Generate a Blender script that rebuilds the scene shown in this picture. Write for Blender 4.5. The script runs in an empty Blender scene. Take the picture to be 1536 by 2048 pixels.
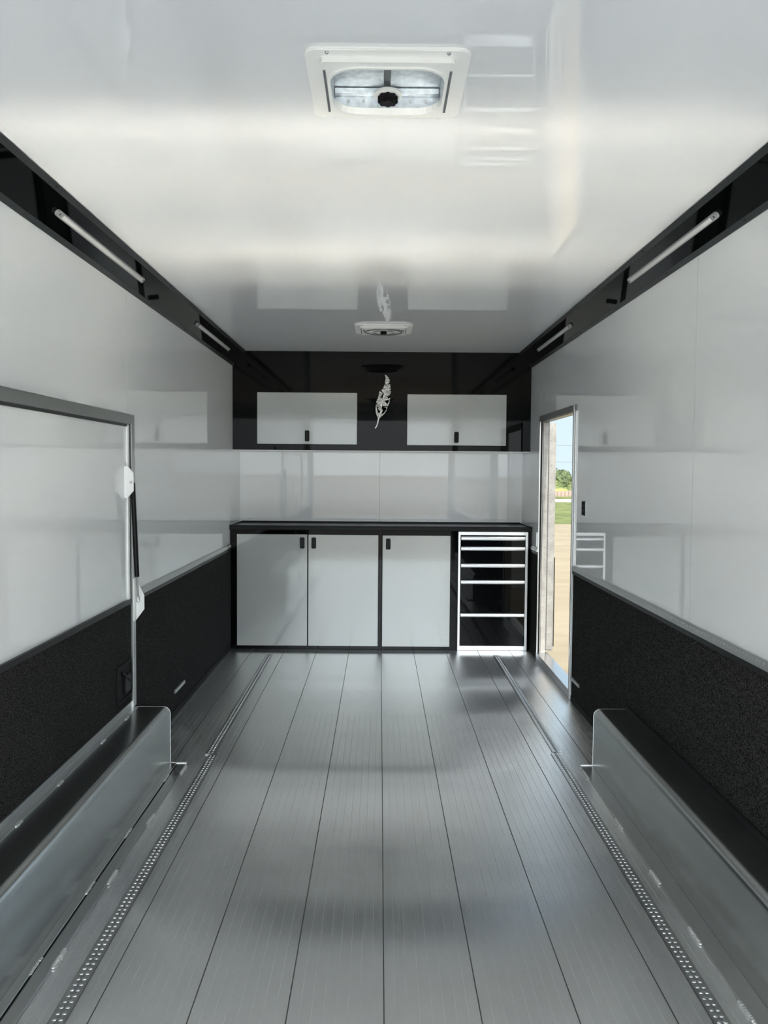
import bpy, bmesh, math, random
from mathutils import Vector, Matrix
PI = math.pi
random.seed(4)
scn = bpy.context.scene
col = scn.collection

# ------------------------------------------------------------------ camera
L, R, C = -1.187, 1.213, 2.381          # side wall planes, ceiling height
YP, YB, YE = 6.926, 6.785, 7.30         # overhead cabinet face, base cabinet face, end wall
cd = bpy.data.cameras.new('camera'); cam = bpy.data.objects.new('camera', cd); col.objects.link(cam)
cd.sensor_fit = 'HORIZONTAL'; cd.sensor_width = 36.0; cd.lens = 36.0 * 1714.4 / 1536.0
cd.clip_start = 0.02; cd.clip_end = 2000
rt = Vector((0.99996124, -0.00485251, 0.00734698)); up = Vector((-0.0071027, 0.04857235, 0.99879441)); fw = Vector((0.00520352, 0.99880788, -0.048536))
cam.matrix_world = Matrix(((rt.x, up.x, -fw.x, 0), (rt.y, up.y, -fw.y, 0), (rt.z, up.z, -fw.z, 1.432), (0, 0, 0, 1)))
scn.camera = cam

# ------------------------------------------------------------------ light, sky, exposure
scn.view_settings.view_transform = 'Standard'; scn.view_settings.look = 'None'
scn.view_settings.gamma = 1.0; scn.view_settings.use_curve_mapping = False
scn.cycles.blur_glossy = 0.0; scn.cycles.sample_clamp_indirect = 0.0
scn.view_settings.exposure = 0.75
SUN_DIR = Vector((0.04, -0.98, 1.0)).normalized()      # towards the sun, behind the open rear door
sd = bpy.data.lights.new('sun', 'SUN'); sd.energy = 2.6; sd.angle = math.radians(0.6); sd.color = (1.0, 0.92, 0.78)
sun = bpy.data.objects.new('sun', sd); col.objects.link(sun); sun.rotation_euler = SUN_DIR.to_track_quat('Z', 'Y').to_euler(); sun.location = (0, -6, 8)

w = bpy.data.worlds.new('world'); scn.world = w; w.use_nodes = True
nt = w.node_tree; nt.nodes.clear()
def N(t, **k):
    n = nt.nodes.new(t)
    for a, b in k.items(): setattr(n, a, b)
    return n
out = N('ShaderNodeOutputWorld'); bg = N('ShaderNodeBackground'); tc = N('ShaderNodeTexCoord')
sx = N('ShaderNodeSeparateXYZ'); nt.links.new(tc.outputs['Generated'], sx.inputs[0])
rp = N('ShaderNodeValToRGB'); nt.links.new(sx.outputs['Z'], rp.inputs[0])
e = rp.color_ramp.elements; e[0].position = 0.0; e[0].color = (0.46, 0.56, 0.61, 1); e[1].position = 0.9; e[1].color = (0.26, 0.37, 0.54, 1)
m1 = rp.color_ramp.elements.new(0.18); m1.color = (0.41, 0.54, 0.64, 1)
dot = N('ShaderNodeVectorMath', operation='DOT_PRODUCT'); nt.links.new(tc.outputs['Generated'], dot.inputs[0]); dot.inputs[1].default_value = SUN_DIR
mx = N('ShaderNodeMath', operation='MAXIMUM'); nt.links.new(dot.outputs['Value'], mx.inputs[0]); mx.inputs[1].default_value = 0
pw = N('ShaderNodeMath', operation='POWER'); nt.links.new(mx.outputs[0], pw.inputs[0]); pw.inputs[1].default_value = 3.0
ml = N('ShaderNodeMath', operation='MULTIPLY'); nt.links.new(pw.outputs[0], ml.inputs[0]); ml.inputs[1].default_value = 3.2   # haze around the sun
mc = N('ShaderNodeMix', data_type='RGBA', blend_type='ADD'); mc.inputs[0].default_value = 1.0
gl = N('ShaderNodeMix', data_type='RGBA', blend_type='MULTIPLY'); gl.inputs[0].default_value = 1.0
gl.inputs[6].default_value = (0.98, 1.0, 1.0, 1); nt.links.new(ml.outputs[0], gl.inputs[7])
nt.links.new(rp.outputs[0], mc.inputs[6]); nt.links.new(gl.outputs[2], mc.inputs[7])
nt.links.new(mc.outputs[2], bg.inputs[0]); bg.inputs[1].default_value = 1.0
nt.links.new(bg.outputs[0], out.inputs[0])
def area(name, loc, rot, sx_, sy_, energy, color, portal=False):
    a = bpy.data.lights.new(name, 'AREA'); a.shape = 'RECTANGLE'; a.size = sx_; a.size_y = sy_; a.energy = energy; a.color = color
    if portal: a.cycles.is_portal = True
    o = bpy.data.objects.new(name, a); col.objects.link(o); o.location = loc; o.rotation_euler = rot
    return o
area('rear_opening_portal', ((L + R) / 2, -0.12, 1.15), (PI / 2, 0, 0), 2.4, 2.3, 1, (1, 1, 1), True)   # faces +Y
area('side_door_portal', (R + 0.12, 5.92, 0.93), (PI / 2, 0, PI / 2), 1.12, 1.75, 1, (1, 1, 1), True)    # faces -X

# ------------------------------------------------------------------ materials
def mat(name, color, rough=0.5, metal=0.0, **k):
    m = bpy.data.materials.new(name); m.use_nodes = True
    b = m.node_tree.nodes['Principled BSDF']
    b.inputs['Base Color'].default_value = (*color, 1); b.inputs['Roughness'].default_value = rough; b.inputs['Metallic'].default_value = metal
    for a, v in k.items(): b.inputs[a.replace('_', ' ')].default_value = v
    return m
def noise_bump(m, scale, strength, dist=0.01, stretch=(1, 1, 1), detail=2.0):
    t = m.node_tree; b = t.nodes['Principled BSDF']
    c = t.nodes.new('ShaderNodeTexCoord'); mp = t.nodes.new('ShaderNodeMapping'); mp.inputs['Scale'].default_value = stretch
    n = t.nodes.new('ShaderNodeTexNoise'); n.inputs['Scale'].default_value = scale; n.inputs['Detail'].default_value = detail
    bp = t.nodes.new('ShaderNodeBump'); bp.inputs['Strength'].default_value = strength; bp.inputs['Distance'].default_value = dist
    t.links.new(c.outputs['Object'], mp.inputs[0]); t.links.new(mp.outputs[0], n.inputs['Vector'])
    t.links.new(n.outputs['Fac'], bp.inputs['Height'])
    old = b.inputs['Normal'].links[0].from_socket if b.inputs['Normal'].links else None
    if old: t.links.new(old, bp.inputs['Normal'])
    t.links.new(bp.outputs[0], b.inputs['Normal'])
    return n
def noise_color(m, scale, c1, c2, p1=0.35, p2=0.65, stretch=(1, 1, 1), detail=3.0, sock='Base Color'):
    t = m.node_tree; b = t.nodes['Principled BSDF']
    c = t.nodes.new('ShaderNodeTexCoord'); mp = t.nodes.new('ShaderNodeMapping'); mp.inputs['Scale'].default_value = stretch
    n = t.nodes.new('ShaderNodeTexNoise'); n.inputs['Scale'].default_value = scale; n.inputs['Detail'].default_value = detail
    r = t.nodes.new('ShaderNodeValToRGB'); r.color_ramp.elements[0].position = p1; r.color_ramp.elements[1].position = p2
    if isinstance(c1, float): c1 = (c1,) * 3; c2 = (c2,) * 3
    r.color_ramp.elements[0].color = (*c1, 1); r.color_ramp.elements[1].color = (*c2, 1)
    t.links.new(c.outputs['Object'], mp.inputs[0]); t.links.new(mp.outputs[0], n.inputs['Vector']); t.links.new(n.outputs['Fac'], r.inputs[0])
    t.links.new(r.outputs[0], b.inputs[sock])
    return r

M = {}
M['white_wall'] = mat('white_gloss_wall', (0.79, 0.81, 0.82), 0.018, IOR=1.68)
noise_bump(M['white_wall'], 1.1, 0.05, 0.02, (1, 1, 0.6), 1.0)
M['ceiling'] = mat('white_gloss_ceiling', (0.70, 0.715, 0.725), 0.022, IOR=1.6)
noise_bump(M['ceiling'], 1.6, 0.09, 0.02, (0.12, 1, 1), 1.0)
M['seam'] = mat('panel_seam_grey', (0.42, 0.44, 0.44), 0.5)
M['black_gloss'] = mat('black_gloss_panel', (0.002, 0.0022, 0.0025), 0.03, IOR=1.24)
noise_bump(M['black_gloss'], 3.0, 0.05, 0.01, (1, 1, 1), 1.0)
M['cove'] = mat('black_cove_panel', (0.001, 0.0015, 0.0015), 0.03, IOR=1.2)
M['black_metal'] = mat('black_painted_metal', (0.018, 0.021, 0.022), 0.38)
M['black_satin'] = mat('black_satin_counter', (0.005, 0.0055, 0.006), 0.32, IOR=1.25)
M['black_plastic'] = mat('black_plastic', (0.005, 0.005, 0.005), 0.4, IOR=1.3)
M['rubber'] = mat('black_rubber', (0.004, 0.004, 0.004), 0.7, IOR=1.3)
M['carpet'] = mat('black_carpet', (0.012, 0.012, 0.012), 1.0)
M['carpet'].node_tree.nodes['Principled BSDF'].inputs['Specular IOR Level'].default_value = 0.03
noise_color(M['carpet'], 260, (0.004, 0.004, 0.004), (0.075, 0.073, 0.070), 0.40, 0.72, detail=4)
noise_bump(M['carpet'], 240, 0.9, 0.004, detail=4)
M['cab_door'] = mat('pale_grey_gloss_door', (0.40, 0.415, 0.405), 0.07, 0.12, IOR=1.5)
noise_bump(M['cab_door'], 60, 0.03, 0.004, detail=1.0)
M['alu'] = mat('satin_aluminium', (0.72, 0.73, 0.73), 0.28, 1.0)
M['alu_frame'] = mat('brushed_aluminium_frame', (0.60, 0.61, 0.61), 0.32, 1.0)
M['alu_bright'] = mat('bright_aluminium', (0.78, 0.79, 0.80), 0.30, 1.0)
M['weld'] = mat('weld_bead_aluminium', (0.85, 0.86, 0.86), 0.35, 1.0)
noise_bump(M['weld'], 220, 0.8, 0.004)
M['chrome'] = mat('polished_silver', (0.85, 0.85, 0.84), 0.22, 0.85)
M['emblem'] = mat('silver_emblem', (0.40, 0.40, 0.39), 0.25, 0.8)
noise_bump(M['emblem'], 45, 0.5, 0.01)
M['white_plastic'] = mat('white_plastic', (0.80, 0.80, 0.77), 0.32)
M['white_paint'] = mat('white_painted_metal', (0.80, 0.81, 0.80), 0.35)
M['lens'] = mat('frosted_lens', (0.52, 0.53, 0.52), 0.35)
M['lamp_body'] = mat('grey_lamp_body', (0.28, 0.29, 0.29), 0.4)
M['dark_screw'] = mat('dark_screw_head', (0.02, 0.02, 0.02), 0.4, 0.6)
M['steel'] = mat('steel_screw_head', (0.5, 0.5, 0.5), 0.35, 1.0)
M['galv'] = mat('galvanised_steel', (0.62, 0.66, 0.69), 0.35, 0.8)
noise_color(M['galv'], 60, (0.50, 0.54, 0.57), (0.74, 0.78, 0.81), 0.3, 0.7, detail=5)
noise_bump(M['galv'], 120, 0.25, 0.002)
M['mill'] = mat('mill_finish_aluminium', (0.40, 0.39, 0.365), 0.55, 0.2)
noise_color(M['mill'], 14, (0.25, 0.24, 0.225), (0.33, 0.32, 0.30), detail=6)
M['alu_dark'] = mat('dark_aluminium_rail', (0.20, 0.21, 0.21), 0.4, 1.0)  # darker than the jamb aluminium; used on the entry door head
M['zinc'] = mat('grey_zinc_bracket', (0.30, 0.31, 0.32), 0.4, 0.8)

# extruded aluminium plank floor: fine grooves along the length spread reflections sideways
def grooved(name, color, rough, aniso, tangent=(1, 0, 0), metal=1.0):
    m = mat(name, color, rough, 1.0); t = m.node_tree; b = t.nodes['Principled BSDF']
    b.inputs['Anisotropic'].default_value = aniso; b.inputs['Metallic'].default_value = metal
    cx = t.nodes.new('ShaderNodeCombineXYZ')
    for i in range(3): cx.inputs[i].default_value = tangent[i]
    t.links.new(cx.outputs[0], b.inputs['Tangent'])
    return m
M['floor'] = grooved('extruded_aluminium_plank', (0.91, 0.92, 0.92), 0.22, 1.0, metal=0.90)
noise_bump(M['floor'], 3.0, 0.3, 0.001, (0.3, 1, 1), 1.0)
r_ = noise_color(M['floor'], 5, 0.205, 0.235, 0.3, 0.7, stretch=(24, 0.25, 1), detail=4, sock='Roughness')
M['rail'] = grooved('aluminium_track', (0.66, 0.67, 0.67), 0.3, 0.6)
M['well'] = grooved('rolled_aluminium_sheet', (0.52, 0.54, 0.54), 0.24, 0.5, (0, 1, 0))
noise_bump(M['well'], 2.0, 0.06, 0.01, (1, 0.4, 1), 1.0)
M['groove'] = mat('plank_joint_dark', (0.10, 0.11, 0.11), 0.5, 0.8)  # dark joint lines between planks
M['groove_fine'] = mat('plank_bright_line', (0.74, 0.76, 0.77), 0.42, 0.8)
M['concrete'] = mat('tan_concrete_yard', (0.40, 0.335, 0.23), 0.9)
noise_color(M['concrete'], 0.9, (0.25, 0.20, 0.125), (0.32, 0.26, 0.17), 0.3, 0.7, detail=8, stretch=(1, 2.2, 1))
M['bounce_apron'] = mat('pale_bounce_slab', (0.62, 0.58, 0.50), 0.9)  # added ground behind the camera, kept pale to bounce sun indoors
noise_color(M['bounce_apron'], 1.4, (0.34, 0.32, 0.28), (0.42, 0.40, 0.35), detail=6)
M['grass'] = mat('green_lawn', (0.16, 0.24, 0.04), 0.9)
noise_color(M['grass'], 1.6, (0.08, 0.10, 0.02), (0.17, 0.19, 0.05), 0.3, 0.7, detail=8, stretch=(1, 0.3, 1))
M['road'] = mat('pale_road', (0.52, 0.49, 0.43), 0.9)
M['timber'] = mat('weathered_timber', (0.36, 0.26, 0.22), 0.9)
M['leaf_dark'] = mat('dark_green_leaves', (0.05, 0.075, 0.025), 0.8)
noise_color(M['leaf_dark'], 2.5, (0.03, 0.05, 0.015), (0.12, 0.15, 0.06), 0.35, 0.65, detail=6)
M['leaf_light'] = mat('olive_green_leaves', (0.13, 0.16, 0.05), 0.8)
noise_color(M['leaf_light'], 3.5, (0.07, 0.10, 0.03), (0.18, 0.21, 0.07), 0.35, 0.65, detail=6)
M['leaf_yellow'] = mat('yellow_leaves', (0.36, 0.34, 0.10), 0.8)
M['bark'] = mat('brown_bark', (0.10, 0.07, 0.045), 0.9)
M['tyre'] = M['rubber']

# ------------------------------------------------------------------ mesh helpers
class MB:
    def __init__(s): s.bm = bmesh.new()
    def box(s, x0, x1, y0, y1, z0, z1, bev=0.0, seg=2):
        b = bmesh.new(); bmesh.ops.create_cube(b, size=1)
        for v in b.verts: v.co = Vector(((x0 + x1) / 2 + v.co.x * (x1 - x0), (y0 + y1) / 2 + v.co.y * (y1 - y0), (z0 + z1) / 2 + v.co.z * (z1 - z0)))
        if bev > 0: bmesh.ops.bevel(b, geom=b.edges[:], offset=bev, segments=seg, affect='EDGES', profile=0.5)
        return s._add(b)
    def _add(s, b, mw=None):
        if mw is not None: b.transform(mw)
        me = bpy.data.meshes.new('t'); b.to_mesh(me); b.free(); s.bm.from_mesh(me); bpy.data.meshes.remove(me); return s
    def cyl(s, p0, p1, r0, r1=None, n=20, bev=0.0):
        p0 = Vector(p0); p1 = Vector(p1); r1 = r0 if r1 is None else r1
        b = bmesh.new(); bmesh.ops.create_cone(b, cap_ends=True, segments=n, radius1=r0, radius2=r1, depth=(p1 - p0).length)
        if bev > 0:
            es = [ed for ed in b.edges if abs(ed.verts[0].co.z - ed.verts[1].co.z) < 1e-6]
            bmesh.ops.bevel(b, geom=es, offset=bev, segments=2, affect='EDGES')
        q = (p1 - p0).to_track_quat('Z', 'Y')
        return s._add(b, Matrix.Translation((p0 + p1) / 2) @ q.to_matrix().to_4x4())
    def ball(s, c, r, sc=(1, 1, 1), u=14, v=8):
        b = bmesh.new(); bmesh.ops.create_uvsphere(b, u_segments=u, v_segments=v, radius=r)
        return s._add(b, Matrix.Translation(Vector(c)) @ Matrix.Diagonal((*sc, 1)))
    def prism(s, pts, plane, t0, t1, bev=0.0):
        """pts 2D polygon; plane 'xz','yz','xy': extruded along the remaining axis from t0 to t1"""
        def P(a, b_, t): return {'xz': (a, t, b_), 'yz': (t, a, b_), 'xy': (a, b_, t)}[plane]
        b = bmesh.new()
        v0 = [b.verts.new(P(a, c, t0)) for a, c in pts]; v1 = [b.verts.new(P(a, c, t1)) for a, c in pts]
        n = len(pts)
        f0 = b.faces.new(v0[::-1]); f1 = b.faces.new(v1)
        for i in range(n): b.faces.new((v0[i], v0[(i + 1) % n], v1[(i + 1) % n], v1[i]))
        bmesh.ops.recalc_face_normals(b, faces=b.faces[:])
        if bev > 0: bmesh.ops.bevel(b, geom=list(f0.edges) + list(f1.edges), offset=bev, segments=2, affect='EDGES')
        if n > 4: bmesh.ops.triangulate(b, faces=[f for f in b.faces if len(f.verts) > 4])
        return s._add(b)
    def ring(s, outer, inner, plane, t0, t1):
        """outer and inner loops with the same number of points -> frame with a hole"""
        def P(a, b_, t): return {'xz': (a, t, b_), 'yz': (t, a, b_), 'xy': (a, b_, t)}[plane]
        b = bmesh.new(); n = len(outer)
        o0 = [b.verts.new(P(*p, t0)) for p in outer]; o1 = [b.verts.new(P(*p, t1)) for p in outer]
        i0 = [b.verts.new(P(*p, t0)) for p in inner]; i1 = [b.verts.new(P(*p, t1)) for p in inner]
        for k in range(n):
            j = (k + 1) % n
            b.faces.new((o0[k], o0[j], i0[j], i0[k])); b.faces.new((o1[k], i1[k], i1[j], o1[j]))
            b.faces.new((o0[k], o1[k], o1[j], o0[j])); b.faces.new((i0[k], i0[j], i1[j], i1[k]))
        bmesh.ops.recalc_face_normals(b, faces=b.faces[:])
        return s._add(b)
    def build(s, name, m, parent=None, smooth=False, loc=None):
        me = bpy.data.meshes.new(name)
        if smooth:
            for f in s.bm.faces: f.smooth = True
        s.bm.to_mesh(me); s.bm.free(); me.materials.append(m)
        o = bpy.data.objects.new(name, me); col.objects.link(o)
        if smooth:
            bme = bmesh.new(); bme.from_mesh(me)
            for ed in bme.edges:
                if len(ed.link_faces) == 2 and ed.calc_face_angle(0) > math.radians(35): ed.smooth = False
            bme.to_mesh(me); bme.free()
        if parent: o.parent = parent; o.matrix_parent_inverse = Matrix.Translation(-parent.location)
        return o
def rrect(x0, x1, z0, z1, r, n=5):
    p = []
    for cx, cz, a0 in ((x1 - r, z1 - r, 0), (x0 + r, z1 - r, 90), (x0 + r, z0 + r, 180), (x1 - r, z0 + r, 270)):
        for i in range(n + 1):
            a = math.radians(a0 + 90 * i / n); p.append((cx + r * math.cos(a), cz + r * math.sin(a)))
    return p
def empty(name, loc):
    o = bpy.data.objects.new(name, None); col.objects.link(o); o.location = loc; o.empty_display_size = 0.1; return o
def tag(o, label, cat, group=None, kind=None):
    o['label'] = label; o['category'] = cat
    if group: o['group'] = group
    if kind: o['kind'] = kind
    return o
def struct(o, label=None, cat=None):
    o['kind'] = 'structure'
    if label: o['label'] = label; o['category'] = cat
    return o
def copy_tree(o, parent=None):
    c = o.copy(); col.objects.link(c)
    if parent: c.parent = parent
    for ch in list(o.children): copy_tree(ch, c)
    return c
def thing(name, loc, label, cat, group=None): return tag(empty(name, loc), label, cat, group)

# ------------------------------------------------------------------ shell: floor, ceiling, walls
REAR = -0.10
PL = 0.2555                                             # plank width
# slight waves along the planks, shaped to band the sunlight bounced onto the ceiling
rw = random.Random(11); waves = []
for lam, sl in ((1.3, 0.0015), (0.74, 0.0028), (0.47, 0.0032), (0.31, 0.0028)):
    waves.append((2 * PI / lam, sl * lam / (2 * PI), rw.uniform(0, 6.28), rw.uniform(-0.5, 0.5)))
def floor_height(x, y):
    h = sum(a * math.sin(k_ * y + p + q * x + 0.25 * math.sin(2.1 * x + p)) for k_, a, p, q in waves) - 0.0012
    env = min(1.0, max(0.0, (2.05 - y) / 0.4)); env = env * env * (3 - 2 * env)
    return h + env * 0.0016 * (math.cos(2 * PI * (y - 0.72 + 0.05 * math.sin(2 * x)) / 1.38) - 1)  # out-of-view swell by the rear, added to focus those bright bands
def floor_mesh():
    b = bmesh.new(); nx, ny = 26, 420; rows = []
    for j in range(ny + 1):
        y = REAR + (YE + 0.05 - REAR) * j / ny; row = []
        for i in range(nx + 1):
            x = L - 0.06 + (R - L + 0.12) * i / nx
            row.append(b.verts.new((x, y, floor_height(x, y))))
        rows.append(row)
    for j in range(ny):
        for i in range(nx):
            f = b.faces.new((rows[j][i], rows[j][i + 1], rows[j + 1][i + 1], rows[j + 1][i])); f.smooth = True
    m_ = MB(); m_.box(L - 0.06, R + 0.06, REAR, YE + 0.05, -0.05, -0.008); m_._add(b)
    return m_
fl = struct(floor_mesh().build('floor', M['floor']), 'aluminium plank floor running the length of the trailer', 'floor')
def strip(m_, x, hw_, y1, lift):
    n = int((y1 - REAR) / 0.04)
    vs = [[m_.bm.verts.new((x + s_ * hw_, REAR + (y1 - REAR) * j / n, floor_height(x, REAR + (y1 - REAR) * j / n) + lift)) for s_ in (-1, 1)] for j in range(n + 1)]
    for j in range(n): m_.bm.faces.new((vs[j][0], vs[j][1], vs[j + 1][1], vs[j + 1][0]))
g = MB(); g2 = MB()
k = -5
while 0.021 + k * PL < R:
    x = 0.021 + k * PL
    if x > L: strip(g, x, 0.0016, YE, 0.0004)
    for j in range(1, 8):                              # faint extrusion lines on each plank
        xx = x + PL * j / 8
        if L < xx < R: strip(g2, xx, 0.00028, 5.0, 0.0003)
    k += 1
g.build('plank_joint', M['groove'], fl); g2.build('extrusion_line', M['groove_fine'], fl)

ce = MB()
holes = [(0.0115, 2.1565), (0.0185, 5.795)]
hw, hd = 0.138, 0.126
# ceiling slab with two square openings
xs = [L - 0.06, 0.0115 - hw, 0.0115 + hw, R + 0.06]
ys = [REAR, holes[0][1] - hd, holes[0][1] + hd, holes[1][1] - hd, holes[1][1] + hd, YE + 0.05]
for i in range(3):
    for j in range(5):
        if i == 1 and j in (1, 3): continue
        ce.box(xs[i], xs[i + 1], ys[j], ys[j + 1], C, C + 0.03)
bmesh.ops.remove_doubles(ce.bm, verts=ce.bm.verts[:], dist=1e-5)
struct(ce.build('ceiling', M['ceiling']), 'glossy white ceiling skin with two roof vents', 'ceiling')

# left wall with escape door opening (door leaf fills it)
wl = MB()
DY0, DY1, DZ0, DZ1 = 1.55, 4.08, 0.285, 1.642
wl.box(L - 0.06, L, REAR, DY0, 0, C); wl.box(L - 0.06, L, DY1, YE + 0.05, 0, C)
wl.box(L - 0.06, L, DY0, DY1, DZ1, C); wl.box(L - 0.06, L, DY0, DY1, 0, DZ0)
WL = struct(wl.build('wall_left', M['white_wall']), 'left white gloss wall above black carpet', 'wall')
MB().box(L, L + 0.0006, 4.035, 4.0375, 1.70, C - 0.12).build('panel_seam', M['seam'], WL)
MB().box(L, L + 0.007, 4.135, YB + 0.01, 0.0, 0.812).build('carpet_panel', M['carpet'], WL)
MB().box(L, L + 0.007, REAR, DY0 - 0.05, 0.0, 0.812).build('carpet_panel', M['carpet'], WL)
MB().box(L, L + 0.010, 4.135, YB, 0.0, 0.035).build('base_trim', M['rubber'], WL)

# right wall with entry door opening
wr = MB()
EY0, EY1, EZ0, EZ1 = 5.36, 6.49, 0.05, 1.808
wr.box(R, R + 0.06, REAR, EY0, 0, C); wr.box(R, R + 0.06, EY1, YE + 0.05, 0, C)
wr.box(R, R + 0.06, EY0, EY1, EZ1, C); wr.box(R, R + 0.06, EY0, EY1, -0.05, EZ0)
WR = struct(wr.build('wall_right', M['white_wall']), 'right white gloss wall above black carpet', 'wall')
for y, z0 in ((3.318, 0.85), (6.41, 1.86)): MB().box(R - 0.0006, R, y - 0.0012, y + 0.0012, z0, C - 0.12).build('panel_seam', M['seam'], WR)
a = MB(); a.prism([(REAR, 0.0), (1.595, 0.0), (1.595, 0.286), (4.103, 0.286), (4.103, 0.0), (5.295, 0.0), (5.295, 0.822), (REAR, 0.822)], 'yz', R - 0.007, R); a.build('carpet_panel', M['carpet'], WR)
MB().box(R - 0.007, R, 6.50, YB + 0.01, 0.0, 0.822).build('carpet_panel', M['carpet'], WR)
MB().box(R - 0.010, R, 4.12, 5.295, 0.0, 0.035).build('base_trim', M['rubber'], WR)

struct(MB().box(L - 0.06, R + 0.06, YE, YE + 0.05, 0, C).build('wall_front', M['white_wall']), 'white gloss backsplash wall above the black counter', 'wall')
MB().box(-0.0015, 0.0015, YE - 0.0006, YE, 0.99, 1.6).build('panel_seam', M['seam'], bpy.data.objects['wall_front'])

# serrated cap extrusion over the carpet
def cap(side, y0, y1, z0, n_):
    s = 1 if side < 0 else -1; x = L if side < 0 else R
    r = empty('trim_%d' % n_, (x, y0, z0)); struct(r, 'aluminium cap trim over the black carpet', 'trim')
    a = MB(); a.prism([(x, z0), (x + s * 0.016, z0), (x + s * 0.016, z0 + 0.004), (x + s * 0.010, z0 + 0.022), (x + s * 0.008, z0 + 0.030), (x, z0 + 0.030)], 'xz', y0, y1)
    a.build('cap_rail', M['alu_frame'], r)
    d = MB(); y = y0 + 0.012
    while y < y1 - 0.01:
        d.box(x + s * 0.0095 - 0.004, x + s * 0.0095 + 0.004, y, y + 0.012, z0 + 0.005, z0 + 0.021, 0.002, 1); y += 0.0254
    d.build('cap_rail_teeth', M['alu'], r)
    MB().box(min(x, x + s * 0.012), max(x, x + s * 0.012), y0, y1, z0 - 0.022, z0).build('black_edging', M['black_satin'], r)
cap(-1, 4.135, YB, 0.812, 1)
cap(1, 1.0, 5.295, 0.820, 2)
cap(1, 6.50, YB, 0.820, 3)

# coves between walls and ceiling
CW, CH = 0.104, 0.117
for side, nm in ((-1, 'left'), (1, 'right')):
    s = -side; x = L if side < 0 else R
    r = empty('trim_' + str(4 if side < 0 else 5), (x, REAR, C - CH)); struct(r, 'black cove strip between ceiling and %s wall' % nm, 'cove')
    MB().prism([(x, C - CH), (x + s * CW, C), (x, C)], 'xz', REAR, YP).build('cove_panel', M['cove'], r)
    # flanges lie on the slope's two edges, rivet heads on them
    d = Vector((s * CW, 0, CH)).normalized(); nrm = Vector((s * CH, 0, -CW)).normalized()
    for k, base in ((0, Vector((x, 0, C - CH))), (1, Vector((x + s * CW, 0, C)) - d * 0.022)):
        p = [base + nrm * -0.001, base + d * 0.022 + nrm * -0.001, base + d * 0.022 + nrm * 0.005, base + nrm * 0.005]
        if k == 0: p = [base + d * -0.004, base + d * 0.020, base + d * 0.020 + nrm * 0.005, base + d * -0.001 + nrm * 0.005]
        MB().prism([(v.x, v.z) for v in p], 'xz', REAR, YP - 0.002).build('cove_flange', M['black_metal'], r)
        sc = MB(); y = 0.55 + 0.04 * k
        while y < YP - 0.1:
            c = base + d * 0.011 + nrm * 0.005; c.y = y
            MB().cyl(c - nrm * 0.001, c + nrm * 0.003, 0.005, 0.0035, 12).build('screw', M['dark_screw'], r); y += 0.775
        sc.bm.free()

# ------------------------------------------------------------------ LED bars in the coves
def led_bar(side, y0, y1):
    s = -side; x = L if side < 0 else R
    d = Vector((s * CW, 0, CH)).normalized(); n = Vector((s * CH, 0, -CW)).normalized()
    o = Vector((x + s * CW * 0.52, y0, C - CH * 0.48))
    r = empty('led_light_bar', o)
    ln = y1 - y0
    mw = Matrix(((d.x, 0, n.x, o.x), (0, 1, 0, o.y), (d.z, 0, n.z, o.z), (0, 0, 0, 1)))
    if side > 0: mw = Matrix(((-d.x, 0, n.x, o.x), (0, 1, 0, o.y), (-d.z, 0, n.z, o.z), (0, 0, 0, 1)))
    def put(m_, name, mt, par):
        m_.bm.transform(mw); return m_.build(name, mt, par, smooth=True)
    a = MB(); a.prism(rrect(-0.0125, 0.0125, 0, ln, 0.012, 5), 'xy', 0.0, 0.014, 0.002); h = put(a, 'housing', M['lamp_body'], r)
    a = MB(); a.box(-0.0075, 0.0075, 0.040, ln - 0.040, 0.014, 0.018, 0.002); put(a, 'lens', M['lens'], r)
    for yy in (0.014, ln - 0.014):
        a = MB(); a.cyl((0, yy, 0.0135), (0, yy, 0.0155), 0.004, n=10); put(a, 'screw', M['dark_screw'], r)
    return r
tag(led_bar(-1, 3.03, 4.11), 'unlit LED light bar in the black cove at left, nearest the camera', 'light', 'cove light bars')
tag(led_bar(-1, 5.31, 6.43), 'unlit LED light bar in the black cove at left, near the cabinets', 'light', 'cove light bars')
tag(led_bar(1, 2.99, 4.03), 'unlit LED light bar in the black cove at right, nearest the camera', 'light', 'cove light bars')
tag(led_bar(1, 5.26, 6.33), 'unlit LED light bar in the black cove at right, near the cabinets', 'light', 'cove light bars')

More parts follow.
